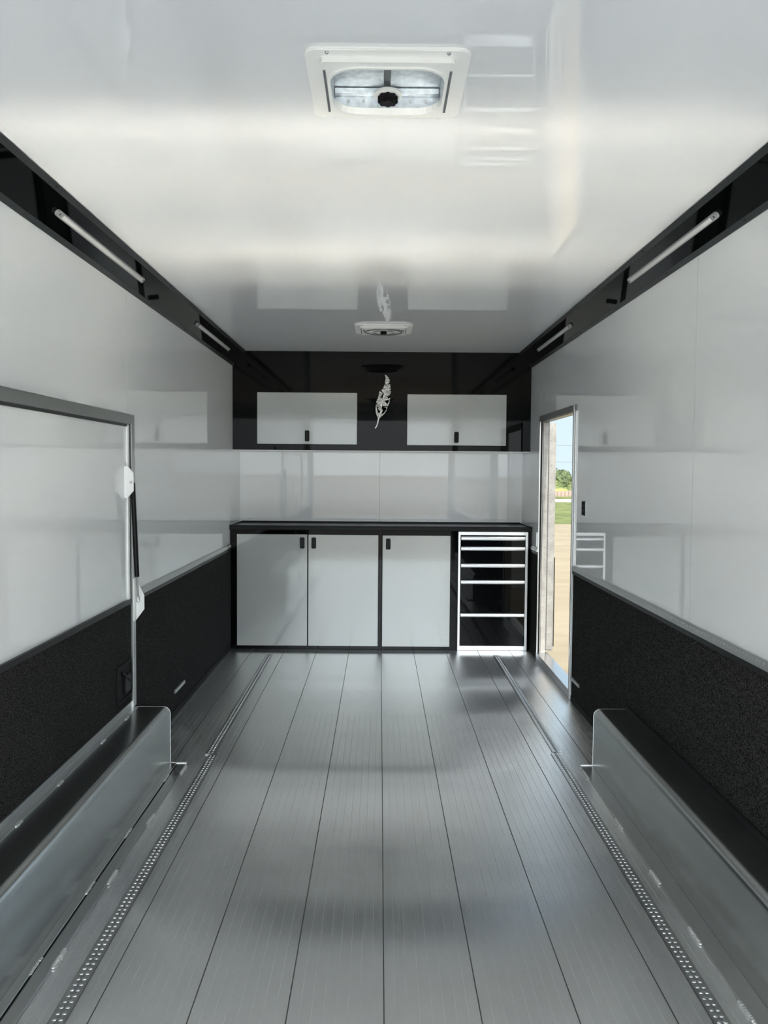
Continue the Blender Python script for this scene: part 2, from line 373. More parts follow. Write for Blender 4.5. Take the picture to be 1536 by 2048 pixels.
# ------------------------------------------------------------------ roof vents
def vent_base(cx, cy, label):
    r = thing('roof_vent', (cx, cy, C), label, 'roof vent', 'ceiling roof vents')
    def RR(hx, hy, rad, n=6, oy=0): return rrect(cx - hx, cx + hx, cy + oy - hy, cy + oy + hy, rad, n)
    f = MB()
    f.ring(RR(0.190, 0.188, 0.030), RR(0.150, 0.150, 0.02), 'xy', C - 0.006, C - 0.0005)
    f.ring(RR(0.187, 0.185, 0.028), RR(0.150, 0.150, 0.02), 'xy', C - 0.008, C - 0.006)
    fo = f.build('flange', M['white_plastic'], r)
    t = MB(); t.ring(RR(0.156, 0.154, 0.014), RR(0.137, 0.125, 0.07), 'xy', C - 0.020, C - 0.006)
    t.ring(RR(0.143, 0.132, 0.074), RR(0.137, 0.125, 0.07), 'xy', C - 0.023, C - 0.020)
    t.build('inner_garnish', M['white_plastic'], r)
    for sx_ in (-1, 1):
        MB().box(cx + sx_ * 0.148 - 0.003, cx + sx_ * 0.148 + 0.003, cy - 0.115, cy + 0.115, C - 0.0215, C - 0.0195).build('side_slot', M['zinc'], r)
    for sx_ in (-1, 1):
        for sy_ in (-1, 1):
            MB().cyl((cx + sx_ * 0.138, cy + sy_ * 0.176, C - 0.008), (cx + sx_ * 0.138, cy + sy_ * 0.176, C - 0.012), 0.005, 0.0035, 12).build('screw', M['steel'], r)
    return r, RR
vent_z = C + 0.038
def shaft(r, RR, cx, cy):
    s = MB(); s.ring(rrect(cx - hw, cx + hw, cy - hd, cy + hd, 0.002, 6), rrect(cx - hw + .002, cx + hw - .002, cy - hd + .002, cy + hd - .002, 0.002, 6), 'xy', C - 0.006, vent_z)
    s.build('shaft_wall', M['galv'], r)
    l = MB(); l.box(cx - 0.17, cx + 0.17, cy - 0.16, cy + 0.16, vent_z, vent_z + 0.012, 0.003)
    l.build('lid', M['galv'], r)
r, RR_ = vent_base(0.0115, 2.1565, 'white roof vent with metal lid and black crank knob, overhead and nearest the camera')
cx, cy = 0.0115, 2.1565
shaft(r, RR_, cx, cy)
a = MB(); a.box(cx - hw + .003, cx + hw - .003, cy + hd - 0.022, cy + hd - 0.003, vent_z - 0.016, vent_z - 0.002, 0.002); a.build('lid_flange', M['galv'], r)
a = MB(); a.box(cx - 0.009, cx + 0.009, cy - 0.122, cy + 0.055, vent_z - 0.020, vent_z - 0.016, 0.001); a.box(cx - 0.009, cx + 0.009, cy + 0.050, cy + 0.054, C - 0.005, vent_z - 0.018)
a.build('crank_arm', M['zinc'], r)
for i in range(6): MB().cyl((cx - 0.10 + 0.04 * i, cy + hd - 0.006, C + 0.010), (cx - 0.10 + 0.04 * i, cy + hd - 0.002, C + 0.010), 0.004, n=10).build('rivet', M['steel'], r)
kc = Vector((cx + 0.002, cy + 0.048, C - 0.006))
a = MB(); a.cyl(kc + Vector((0, 0, -0.002)), kc + Vector((0, 0, 0.006)), 0.037, 0.034, 32, 0.001); a.build('knob_plate', M['white_plastic'], r, smooth=True)
a = MB(); a.cyl(kc + Vector((0, 0, -0.022)), kc, 0.020, 0.022, 24, 0.003)
for i in range(8):
    t = i * PI / 4; a.cyl(kc + Vector((0.019 * math.cos(t), 0.019 * math.sin(t), -0.021)), kc + Vector((0.019 * math.cos(t), 0.019 * math.sin(t), -0.002)), 0.0065, n=10, bev=0.002)
a.build('crank_knob', M['black_plastic'], r, smooth=True)

r, RR_ = vent_base(0.0185, 5.795, 'white roof vent with fan ring, on the ceiling just before the black overhead cabinet')
cx, cy = 0.0185, 5.795
shaft(r, RR_, cx, cy)
a = MB()
circ = lambda rad, n=28: [(cx + rad * math.cos(2 * PI * i / n), cy + rad * math.sin(2 * PI * i / n)) for i in range(n)]
a.ring(circ(0.128), circ(0.120), 'xy', C - 0.012, C + 0.03); a.build('fan_ring', M['white_plastic'], r, smooth=True)
a = MB(); a.ring(circ(0.124), circ(0.120), 'xy', C - 0.029, C - 0.022); a.ring(circ(0.070), circ(0.067), 'xy', C - 0.029, C - 0.025); a.build('finger_guard', M['zinc'], r, smooth=True)
for i in range(4):
    t = i * PI / 2 + 0.5
    b = MB(); b.box(0.018, 0.112, -0.028, 0.028, -0.0015, 0.0015, 0.001, 1)
    b.bm.transform(Matrix.Translation((cx, cy, C + 0.012)) @ Matrix.Rotation(t, 4, 'Z') @ Matrix.Rotation(0.4, 4, 'X')); b.build('fan_blade', M['white_paint'], r)
a = MB(); a.box(cx - 0.009, cx + 0.009, cy - 0.11, cy + 0.02, C + 0.030, C + 0.033); a.build('crank_arm', M['zinc'], r)
a = MB(); a.cyl((cx, cy, C - 0.008), (cx, cy, C + 0.030), 0.026, n=24, bev=0.002); a.build('fan_motor', M['zinc'], r, smooth=True)
a = MB(); a.cyl((cx, cy + 0.03, C - 0.036), (cx, cy + 0.03, C - 0.014), 0.022, n=24, bev=0.004); a.build('crank_knob', M['black_plastic'], r, smooth=True)
a = MB(); a.cyl((cx, cy + 0.03, C - 0.014), (cx, cy + 0.03, C - 0.009), 0.034, n=24); a.build('knob_plate', M['white_plastic'], r, smooth=True)

# ------------------------------------------------------------------ overhead cabinet and emblem
oc = thing('overhead_cabinet', (0, YP, 1.590), 'gloss black overhead cabinet with two pale grey doors, spanning wall to wall', 'cabinet')
a = MB(); a.box(L, R, YP, YE, 1.590, C, 0.0); a.build('body', M['black_gloss'], oc)
MB().box(L, R, YP + 0.004, YE, 1.585, 1.590).build('underside_panel', M['white_paint'], oc)
def latch(par, x, z, y, w_=0.037, h_=0.088):
    a = MB(); a.prism(rrect(x - w_ / 2, x + w_ / 2, z - h_ / 2, z + h_ / 2, 0.009, 4), 'xz', y - 0.007, y, 0.0015)
    p = a.build('latch', M['black_plastic'], par, smooth=True)
    a = MB(); a.ring(rrect(x - w_ / 2 + .006, x + w_ / 2 - .006, z - h_ / 2 + .007, z + h_ / 2 - .007, 0.005, 4), rrect(x - w_ / 2 + .009, x + w_ / 2 - .009, z - h_ / 2 + .010, z + h_ / 2 - .010, 0.003, 4), 'xz', y - 0.0095, y - 0.006)
    a.cyl((x, y - 0.0095, z - 0.012), (x, y - 0.006, z - 0.012), 0.004, n=10)
    a.build('latch_paddle', M['rubber'], p)
def door_panel(par, x0, x1, z0, z1, y, lx, lz):
    a = MB(); a.box(x0, x1, y, y + 0.016, z0, z1, 0.0018)
    d = a.build('door', M['cab_door'], par); latch(d, lx, lz, y); return d
door_panel(oc, -0.987, -0.186, 1.638, 2.050, YP - 0.016, -0.586, 1.704)
door_panel(oc, 0.217, 1.013, 1.636, 2.043, YP - 0.016, 0.614, 1.701)

fe = thing('feather_emblem', (0.03, YP, 1.99), 'cut-out silver metal feather emblem on the black panel between the overhead doors', 'emblem')
FX = lambda cx_, cy_: (-0.085 + cx_ * 0.0002492, 2.235 - cy_ * 0.0002432)
pieces = [
 [(480, 155), (530, 170), (590, 235), (635, 320), (640, 395), (580, 455), (510, 465), (478, 410), (500, 340), (505, 250)],
 [(462, 478), (505, 478), (545, 500), (560, 520), (540, 640), (500, 760), (470, 800), (440, 760), (370, 660), (435, 590)],
 [(505, 478), (655, 460), (662, 560), (668, 640), (634, 664), (685, 690), (672, 770), (640, 810), (580, 850), (500, 850), (470, 800), (500, 760), (545, 620), (560, 520)],
 [(315, 685), (425, 765), (345, 880), (410, 935), (390, 1010), (335, 960), (265, 925), (290, 820)],
 [(265, 925), (335, 960), (395, 1020), (400, 1100), (370, 1225), (300, 1165), (210, 1060), (235, 985)],
 [(440, 800), (520, 850), (560, 900), (640, 800), (655, 835), (570, 905), (600, 945), (655, 905), (660, 950), (600, 975), (540, 990), (485, 1010), (540, 1095), (410, 1120), (400, 1020), (415, 930)],
 [(540, 1095), (575, 1118), (625, 990), (645, 990), (635, 1080), (585, 1195), (500, 1190), (400, 1180), (405, 1110)],
 [(205, 1105), (300, 1180), (365, 1250), (350, 1310), (310, 1340), (265, 1300), (255, 1245), (300, 1225), (240, 1200), (240, 1300), (265, 1400), (330, 1400), (300, 1500), (260, 1575), (205, 1420), (185, 1290)],
 [(450, 1215), (575, 1220), (545, 1310), (480, 1430), (390, 1510), (330, 1580), (310, 1560), (350, 1430), (365, 1290), (400, 1290), (430, 1330), (400, 1390), (380, 1465), (470, 1400), (530, 1300), (545, 1250)],
]
for i, pc in enumerate(pieces):
    b = bmesh.new()
    vs = [b.verts.new((FX(*p)[0], YP - 0.006, FX(*p)[1])) for p in pc]
    f = b.faces.new(vs); bmesh.ops.triangulate(b, faces=[f])
    ex = bmesh.ops.extrude_face_region(b, geom=b.faces[:]); bmesh.ops.translate(b, verts=[v for v in ex['geom'] if isinstance(v, bmesh.types.BMVert)], vec=(0, 0.005, 0))
    bmesh.ops.recalc_face_normals(b, faces=b.faces[:])
    a = MB(); a._add(b); a.build('vane', M['emblem'], fe)
# shaft: slim tapered ribbon down the centre to the quill tip
path = [(555, 430), (550, 520), (520, 640), (470, 800), (430, 920), (398, 1050), (375, 1220), (350, 1380), (310, 1520), (280, 1640), (262, 1740), (225, 1850), (180, 1920)]
a = MB()
for i in range(len(path) - 1):
    w0 = 16 if i > 7 else 9
    (x0, z0), (x1, z1) = path[i], path[i + 1]
    q = [FX(x0 - w0, z0), FX(x0 + w0, z0), FX(x1 + w0, z1), FX(x1 - w0, z1)]
    a.prism(q, 'xz', YP - 0.0085, YP - 0.001)
a.build('quill', M['alu_frame'], fe)

# ------------------------------------------------------------------ base cabinets, counter, drawers
CZ = 0.955
b1 = thing('base_cabinet', (-0.59, YB, 0), 'black base cabinet with a pair of pale grey doors, left of the run', 'cabinet', 'base cabinets under the counter')
a = MB(); a.box(L + 0.002, 0.008, YB + 0.016, YE - 0.002, 0.001, CZ); a.build('body', M['black_gloss'], b1)
door_panel(b1, -1.130, -0.572, 0.029, 0.919, YB, -0.611, 0.852)
door_panel(b1, -0.563, -0.008, 0.029, 0.918, YB, -0.520, 0.852)
b2 = thing('base_cabinet', (0.3, YB, 0), 'black base cabinet with a single pale grey door, left of the drawers', 'cabinet', 'base cabinets under the counter')
a = MB(); a.box(0.009, 0.624, YB + 0.016, YE - 0.002, 0.001, CZ); a.build('body', M['black_gloss'], b2)
door_panel(b2, 0.026, 0.565, 0.027, 0.916, YB, 0.071, 0.848)

dc = thing('drawer_cabinet', (0.9, YB, 0), 'five-drawer black cabinet in a bright aluminium frame, beside the entry door', 'cabinet', 'base cabinets under the counter')
a = MB(); a.box(0.625, R - 0.002, YB + 0.016, YE - 0.002, 0.001, CZ); a.build('body', M['black_gloss'], dc)
fx0, fx1 = 0.628, 1.182
a = MB()
a.box(fx0, fx0 + 0.017, YB - 0.002, YB + 0.03, 0.0, 0.950, 0.001); a.box(fx1 - 0.020, fx1, YB - 0.002, YB + 0.03, 0.0, 0.950, 0.001)
a.box(fx0 + 0.017, fx1 - 0.020, YB - 0.002, YB + 0.03, 0.924, 0.950, 0.001); a.box(fx0 + 0.017, fx1 - 0.020, YB - 0.002, YB + 0.03, 0.0, 0.037, 0.001)
a.build('frame', M['alu_bright'], dc)
for zt, zb in ((0.917, 0.837), (0.835, 0.702), (0.700, 0.570), (0.568, 0.305), (0.303, 0.040)):
    a = MB(); a.box(fx0 + 0.019, fx1 - 0.022, YB + 0.002, YB + 0.022, zb, zt, 0.001); d = a.build('drawer', M['black_gloss'], dc)
    a = MB(); y0 = YB + 0.003
    a.prism([(y0, zt - 0.002), (y0 - 0.012, zt - 0.002), (y0 - 0.018, zt - 0.006), (y0 - 0.020, zt - 0.014), (y0 - 0.019, zt - 0.026), (y0 - 0.013, zt - 0.033), (y0 - 0.010, zt - 0.033), (y0 - 0.014, zt - 0.022), (y0, zt - 0.018)], 'yz', fx0 + 0.022, fx1 - 0.025)
    a.build('drawer_pull', M['alu_bright'], d)

ct = thing('countertop', (0, YB, CZ), 'long black countertop with raised rim across the front wall', 'countertop')
a = MB(); a.box(L + 0.001, R - 0.001, 6.768, YE, CZ, 0.982, 0.003); a.build('top', M['black_satin'], ct)
a = MB()
a.box(L + 0.001, R - 0.001, 6.768, 6.780, 0.980, 0.9915, 0.002); a.box(L + 0.001, L + 0.013, 6.780, YE, 0.980, 0.9925, 0.002); a.box(R - 0.013, R - 0.001, 6.780, YE, 0.980, 0.9925, 0.002)
a.box(L + 0.013, R - 0.013, YE - 0.014, YE, 0.980, 0.996, 0.002)
a.build('raised_rim', M['black_satin'], ct)

# ------------------------------------------------------------------ escape door on the left wall
dr = empty('door_1', (L, 2.8, DZ0)); struct(dr, 'white upper and black carpeted lower escape door over the left wheel well', 'door')
a = MB(); a.box(L - 0.045, L - 0.004, DY0, DY1 - 0.012, DZ0, DZ1); a.build('door_leaf', M['white_wall'], dr)
a = MB(); a.box(L - 0.005, L + 0.003, DY0 + 0.02, DY1 - 0.012, 0.320, 0.790); a.build('carpet_panel', M['carpet'], dr)
a = MB(); a.box(L - 0.005, L + 0.008, DY0 + 0.02, DY1 - 0.012, 0.790, 0.812); a.build('carpet_cap', M['black_satin'], dr)
a = MB(); a.box(L - 0.006, L + 0.004, 4.036, 4.062, 0.812, DZ1 - 0.004, 0.001); a.build('edge_channel', M['white_paint'], dr)
a = MB(); a.box(L - 0.02, L + 0.002, DY1 - 0.018, DY1, 0.30, DZ1); a.build('door_seal', M['rubber'], dr)
a = MB(); a.box(L - 0.004, L + 0.002, DY0, DY1 - 0.012, 1.628, 1.640); a.build('top_channel', M['black_metal'], dr)
fr = empty('trim_6', (L, DY1, DZ0)); struct(fr, 'aluminium frame around the escape door', 'door frame')
a = MB(); a.box(L, L + 0.010, DY0 - 0.05, 4.130, 1.642, 1.686, 0.001); a.build('head_rail', M['alu_frame'], fr)
a = MB(); a.box(L, L + 0.010, 4.082, 4.130, 0.285, 1.642, 0.001); a.build('side_rail', M['alu_frame'], fr)
a = MB(); a.box(L, L + 0.010, DY0 - 0.05, DY0 - 0.002, 0.285, 1.642, 0.001); a.build('side_rail', M['alu_frame'], fr)
# recessed latch in the carpeted part
lt = thing('recessed_latch', (L + 0.003, 3.95, 0.44), 'black recessed paddle latch in the carpeted part of the escape door', 'latch')
yz = lambda y0, y1, z0, z1, rr=0.012: rrect(y0, y1, z0, z1, rr, 4)
a = MB(); a.ring(yz(3.832, 4.058, 0.352, 0.530), yz(3.850, 4.040, 0.368, 0.514), 'yz', L + 0.003, L + 0.010); a.build('bezel', M['rubber'], lt)
a = MB(); a.prism(yz(3.850, 4.040, 0.368, 0.514), 'yz', L + 0.003, L + 0.005); a.build('recess_plate', M['rubber'], lt)
a = MB(); a.prism(yz(3.935, 4.020, 0.385, 0.470), 'yz', L + 0.005, L + 0.016, 0.002); a.cyl((L + 0.005, 3.91, 0.49), (L + 0.016, 4.0, 0.44), 0.008, n=10); a.build('paddle', M['black_plastic'], lt)

# strut plates and gas strut
pt = thing('strut_plate', (L, 4.007, 1.29), 'white octagonal strut bracket standing out from the escape door, upper of the two', 'bracket', 'gas strut brackets')
a = MB(); a.prism([(L - 0.004, 1.294), (L + 0.010, 1.294), (L + 0.039, 1.328), (L + 0.039, 1.412), (L + 0.012, 1.443), (L - 0.004, 1.443)], 'xz', 4.004, 4.008); a.build('plate', M['white_paint'], pt)
a = MB(); a.cyl((L + 0.027, 4.004, 1.368), (L + 0.027, 3.998, 1.368), 0.0065, 0.005, 14); a.build('rivet', M['steel'], pt)
pb = thing('strut_plate', (L, 4.10, 0.72), 'white angled strut bracket on the door frame, lower of the two', 'bracket', 'gas strut brackets')
a = MB(); a.prism([(L + 0.001, 0.700), (L + 0.012, 0.700), (L + 0.050, 0.752), (L + 0.050, 0.820), (L + 0.022, 0.880), (L + 0.001, 0.905)], 'xz', 4.132, 4.136)
a.box(L + 0.010, L + 0.013, 4.095, 4.134, 0.700, 0.905)
a.build('plate', M['white_paint'], pb)
gs = thing('gas_strut', (L + 0.03, 4.10, 0.8), 'black gas strut with chrome rod beside the escape door', 'strut')
P0 = Vector((L + 0.030, 4.022, 1.365)); P1 = Vector((L + 0.026, 4.112, 0.802)); Pm = P0.lerp(P1, 0.80)
a = MB(); a.cyl(P0, Pm, 0.0115, n=20, bev=0.002); a.build('cylinder_tube', M['black_plastic'], gs, smooth=True)
a = MB(); a.cyl(Pm, P1, 0.0045, n=14); a.build('rod', M['zinc'], gs, smooth=True)
for P in (P1,):
    a = MB(); a.cyl(P + Vector((0, 0, 0.016)), P - Vector((0, 0, 0.010)), 0.0085, n=16, bev=0.002); a.ball(P - Vector((0, 0, .006)), 0.009); a.cyl(P, P + Vector((0, 0.018, 0)), 0.004, n=10)
    a.build('ball_end', M['chrome'], gs, smooth=True)

# ------------------------------------------------------------------ wheel wells
def wheel_well(side, X, label, strip):
    s = 1 if side < 0 else -1; xw = L if side < 0 else R
    Y0, Y1, H, rr = 1.60, 4.10, 0.284, 0.034
    r = thing('wheel_well_cover', (xw, Y0, 0), label, 'wheel well', 'wheel well covers')
    prof = [(xw + s * 0.004, H - 0.003), (xw + s * 0.004, H)]
    for i in range(9):
        t = PI / 2 * (1 - i / 8); prof.append((X - s * rr + s * rr * math.cos(t), H - rr + rr * math.sin(t)))
    prof += [(X, 0.0), (X - s * 0.003, 0.0)]
    for i in range(8, -1, -1):
        t = PI / 2 * (1 - i / 8); prof.append((X - s * rr + s * (rr - 0.003) * math.cos(t), H - rr + (rr - 0.003) * math.sin(t)))
    b = bmesh.new(); n = len(prof)
    v0 = [b.verts.new((p[0], Y0, p[1])) for p in prof]; v1 = [b.verts.new((p[0], Y1, p[1])) for p in prof]
    for i in range(n): b.faces.new((v0[i], v0[(i + 1) % n], v1[(i + 1) % n], v1[i]))
    fa = b.faces.new(v0); fb = b.faces.new(v1[::-1]); bmesh.ops.triangulate(b, faces=[fa, fb])
    bmesh.ops.recalc_face_normals(b, faces=b.faces[:])
    a = MB(); a._add(b); a.build('cover_sheet', M['well'], r, smooth=True)
    for yy in (Y0 + 0.001, Y1 - 0.001):
        a = MB(); a.prism([(xw + s * 0.004, 0.0)] + [(xw + s * 0.004, H + 0.0008)] + [(X - s * rr + s * (rr + 0.0008) * math.cos(PI / 2 * (1 - i / 8)), H - rr + (rr + 0.0008) * math.sin(PI / 2 * (1 - i / 8))) for i in range(9)] + [(X + s * 0.0008, 0.0)], 'xz', yy, yy + 0.0015)
        a.build('end_plate', M['alu'], r)
    # foot flange welded to the floor
    fo = 0.060 if side > 0 else 0.078
    a = MB(); a.box(min(X, X + s * fo), max(X, X + s * fo), Y0, Y1 + 0.004, 0.0005, 0.004, 0.001, 1)
    a.build('foot_flange', M['alu' if side > 0 else 'rail'], r)
    if strip:
        a = MB(); a.box(X, X + 0.030, Y0, Y1, 0.004, 0.007, 0.001, 1); a.build('edge_angle', M['alu'], r)
        a = MB(); a.box(X + 0.030, X + 0.036, Y0, Y1 - 0.02, 0.004, 0.0052); a.build('gap_line', M['rubber'], r)
    xe = X + s * fo
    a = MB(); a.box(min(X, xe) , max(X, xe), Y1 + 0.001, Y1 + 0.007, 0.001, 0.009, 0.002, 1); a.build('weld_bead', M['weld'], r)
    for y in ([3.98, 3.42, 2.96, 2.58, 2.20, 1.85] if side > 0 else [4.02, 3.44, 2.94, 2.44, 1.95]):
        a = MB()
        for i in range(9):
            a.ball((xe + random.uniform(-.001, .001), y + i * 0.0115 - 0.045, 0.003), 0.0075, (1.0, 1.1, 0.45), 8, 5)
        a.build('weld_bead', M['weld'], r, smooth=True)
    if strip:
        for y in (3.9, 3.30, 2.86, 2.40):
            a = MB()
            for i in range(8): a.ball((X + 0.030 + random.uniform(-.001, .001), y + i * 0.011 - 0.045, 0.007), 0.006, (1.0, 1.1, 0.45), 8, 5)
            a.build('weld_bead', M['weld'], r, smooth=True)
        # wall angle on top with weld dabs
        a = MB(); a.box(xw, xw + 0.004, Y0, Y1 - 0.01, H - 0.003, H + 0.032); a.box(xw, xw + 0.030, Y0, Y1 - 0.01, H, H + 0.003); a.build('wall_angle', M['alu_frame'], r)
        for y in (3.90, 3.56, 3.08, 2.72, 2.3):
            a = MB()
            for i in range(5): a.ball((xw + 0.030 + random.uniform(-.001, .001), y + i * 0.010 - 0.02, H + 0.002), 0.0075, (1.0, 1.0, 0.5), 8, 5)
            a.build('weld_bead', M['weld'], r, smooth=True)
    else:
        a = MB(); a.box(xw - 0.014, xw - 0.007, Y0, Y1, H, H + 0.022); a.build('edge_trim', M['rubber'], r)
    return r
wheel_well(-1, -1.005, 'rounded aluminium wheel well cover welded to the floor under the escape door', True)
wheel_well(1, 1.045, 'rounded aluminium wheel well cover welded to the floor at the right wall', False)

# ------------------------------------------------------------------ floor tie-down tracks
def track(x, y0, y1, label):
    r = thing('floor_track', (x, y0, 0), label, 'tie-down track', 'floor tie-down tracks')
    hwid = 0.0225
    a = MB(); a.box(x - hwid, x + hwid, y0, y1, 0.0004, 0.0022); 
    a.build('rail', M['rail'], r)
    d = MB(); t = MB(); y = y0 + 0.018
    while y < y1 - 0.012:
        # dark round slot and the two bright teeth between slots
        d.cyl((x, y, 0.0021), (x, y, 0.0027), 0.0078, n=12)
        for s in (-1, 1): t.ball((x + s * 0.0085, y + 0.0127, 0.0022), 0.0046, (1.35, 0.8, 0.5), 8, 5)
        y += 0.0254
    d.box(x - 0.0035, x + 0.0035, y0, y1, 0.0021, 0.0024)
    d.build('slot_holes', M['zinc'], r); t.build('slot_teeth', M['alu_bright'], r, smooth=True)
    return r
track(-0.845, 4.245, 6.60, 'perforated aluminium tie-down track in the floor at left, far length')
track(-0.826, REAR + 0.02, 4.235, 'perforated aluminium tie-down track in the floor at left, near length')
track(0.915, 4.31, 6.60, 'perforated aluminium tie-down track in the floor at right, far length')
track(0.902, REAR + 0.02, 4.30, 'perforated aluminium tie-down track in the floor at right, near length')

# ------------------------------------------------------------------ entry door on the right
fr = empty('trim_7', (R, EY0, 0)); struct(fr, 'aluminium frame around the open entry door', 'door frame')
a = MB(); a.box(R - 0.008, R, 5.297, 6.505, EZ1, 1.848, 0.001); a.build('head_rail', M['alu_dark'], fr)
a = MB(); a.box(R - 0.008, R, 5.297, 5.362, 0.0, EZ1, 0.001); a.box(R - 0.016, R - 0.008, 5.315, 5.345, 0.0, 1.845, 0.003); a.build('near_jamb', M['alu'], fr)
a = MB(); a.box(R - 0.006, R, 6.490, 6.505, 0.0, EZ1); a.build('far_jamb', M['alu'], fr)
a = MB(); a.box(R - 0.010, R, 5.362, 6.490, 0.0, 0.050, 0.001); a.box(R - 0.010, R + 0.075, 5.362, 6.490, 0.046, 0.054, 0.001); a.build('threshold', M['alu'], fr)
a = MB(); a.box(R, R + 0.06, 5.359, 5.363, 0.05, EZ1); a.build('near_reveal', M['alu'], fr)
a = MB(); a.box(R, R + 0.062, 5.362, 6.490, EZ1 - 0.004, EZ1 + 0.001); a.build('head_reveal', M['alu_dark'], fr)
a = MB(); a.box(R + 0.002, R + 0.058, 6.484, 6.490, 0.054, EZ1); a.build('far_reveal', M['mill'], fr)
a = MB(); a.box(R + 0.004, R + 0.010, 6.470, 6.486, 0.054, EZ1); a.box(R + 0.016, R + 0.020, 6.474, 6.486, 0.054, EZ1); a.build('far_stop', M['rubber'], fr)
a = MB(); a.box(R + 0.010, R + 0.016, 6.466, 6.486, 0.054, EZ1); a.box(R + 0.020, R + 0.024, 6.472, 6.486, 0.054, EZ1); a.build('far_stop_edge', M['mill'], fr)
# door leaf folded back flat along the outside wall; piano hinge with rivets
dl = empty('door_2', (R + 0.065, 6.49, 0.06)); struct(dl, 'white entry door leaf swung wide open outside the trailer', 'door')
a = MB(); a.box(R + 0.066, R + 0.110, 6.488, 7.56, 0.060, 1.80, 0.002); a.build('door_leaf', M['mill'], dl)
a = MB(); a.box(R + 0.024, R + 0.060, 6.478, 6.484, 0.075, 1.80); a.build('hinge_leaf', M['mill'], dl)
a = MB(); a.box(R + 0.066, R + 0.108, 6.481, 6.488, 0.075, 1.80); a.build('hinge_leaf', M['mill'], dl)
a = MB(); z = 0.08
while z < 1.79: a.cyl((R + 0.063, 6.476, z), (R + 0.063, 6.476, z + 0.020), 0.0045, n=10); z += 0.024
a.build('hinge_knuckles', M['zinc'], dl, smooth=True)
for x, y, z in [(R + 0.042, 6.478, 0.12 + 0.092 * i) for i in range(19)] + [(R + 0.087, 6.481, 0.10 + 0.092 * i) for i in range(19)]:
    MB().cyl((x, y, z), (x, y - 0.003, z), 0.0042, 0.003, 10).build('rivet', M['zinc'], dl)
a = MB(); a.box(R + 0.110, R + 0.118, 6.488, 6.50, 0.060, 1.80); a.build('edge_seal', M['mill'], dl)
a = MB(); a.box(R + 0.118, R + 0.123, 6.482, 6.50, 0.10, 0.78); a.build('weather_seal', M['rubber'], dl)

# light switch strip beside the door
sw = thing('wall_switch', (R, 5.07, 1.21), 'narrow black switch panel on the right wall beside the entry door', 'switch')
a = MB(); a.box(R - 0.002, R, 5.020, 5.118, 1.168, 1.262, 0.0008, 1); a.build('backplate', M['white_paint'], sw)
a = MB(); a.box(R - 0.006, R - 0.002, 5.040, 5.112, 1.172, 1.258, 0.001, 1); a.build('switch_face', M['black_plastic'], sw)
for i in range(3):
    a = MB(); a.box(R - 0.009, R - 0.006, 5.052, 5.100, 1.180 + i * 0.026, 1.202 + i * 0.026, 0.001, 1); a.build('rocker', M['rubber'], sw)

# low courtesy lights on the carpet
def courtesy(side, y0, y1, z, label):
    s = 1 if side < 0 else -1; x = (L if side < 0 else R) + s * 0.007
    r = thing('courtesy_light', (x, y0, z), label, 'light', 'courtesy lights on the carpet')
    a = MB(); a.prism(rrect(y0, y1, z - 0.011, z + 0.011, 0.0108, 5), 'yz', min(x, x + s * 0.007), max(x, x + s * 0.007), 0.001); a.build('housing', M['lamp_body'], r, smooth=True)
    a = MB(); a.prism(rrect(y0 + 0.02, y1 - 0.02, z - 0.006, z + 0.006, 0.0058, 4), 'yz', min(x + s * 0.007, x + s * 0.009), max(x + s * 0.007, x + s * 0.009)); a.build('lens', M['lens'], r)
courtesy(-1, 4.90, 5.16, 0.143, 'short pale strip light low on the left carpet beyond the wheel well')
courtesy(1, 5.075, 5.29, 0.147, 'short pale strip light low on the right carpet beside the entry door')

# ------------------------------------------------------------------ rear frame and ramp door (behind the camera)
a = MB(); a.box(L - 0.06, R + 0.06, REAR - 0.06, REAR, 2.24, C + 0.05); a.box(L - 0.06, L + 0.05, REAR - 0.06, REAR, 0, 2.24); a.box(R - 0.05, R + 0.06, REAR - 0.06, REAR, 0, 2.24)
struct(a.build('trim_8', M['white_paint']), 'white rear opening frame', 'frame')
b = MB(); b.box(L + 0.06, R - 0.06, -2.30, 0, -0.06, 0.0)
b.bm.transform(Matrix.Translation((0, REAR - 0.06, -0.01)) @ Matrix.Rotation(math.radians(12), 4, 'X'))
struct(b.build('door_3', M['floor']), 'lowered rear ramp door', 'ramp')

# ------------------------------------------------------------------ outside
a = MB()
a.box(-400, 400, -300, 78, -0.62, -0.50); gr = struct(a.build('ground', M['concrete']), 'tan concrete yard outside the entry door', 'ground')
a = MB(); a.prism([(78, -0.62), (78, -0.5), (98, -4.2), (500, -4.2), (500, -4.4), (98, -4.4)], 'yz', -400, 400); struct(a.build('field', M['grass']), 'grassy field falling away behind the fence', 'ground')
a = MB(); a.box(-9, 9, -22, -0.4, -0.50, -0.494); struct(a.build('bounce_apron', M['bounce_apron']), 'pale concrete ground added behind the trailer to bounce sunlight inside', 'ground')
a = MB(); a.box(-60, 90, 31.5, 54.0, -0.50, -0.49); struct(a.build('lawn', M['grass']), 'green lawn between the concrete yard and the road', 'lawn')
a = MB(); a.box(-60, 90, 54.0, 59.8, -0.50, -0.485); struct(a.build('road', M['road']), 'pale road beyond the lawn', 'road')
a = MB(); a.box(-60, 90, 59.8, 78, -0.50, -0.49); struct(a.build('verge', M['grass']), 'grass verge in front of the fence', 'lawn')
fn = thing('timber_fence', (14, 66, -0.5), 'low weathered timber fence beyond the road, seen through the entry door', 'fence')
a = MB(); x = 2.0
while x < 30: a.box(x, x + 0.26, 66.0, 66.03, -0.49, -0.03 + random.uniform(-.03, .02)); x += 0.30
a.build('board_panel', M['timber'], fn)
a = MB(); a.box(2, 30, 66.03, 66.09, -0.38, -0.32); a.box(2, 30, 66.03, 66.09, -0.16, -0.10); a.build('rail', M['timber'], fn)

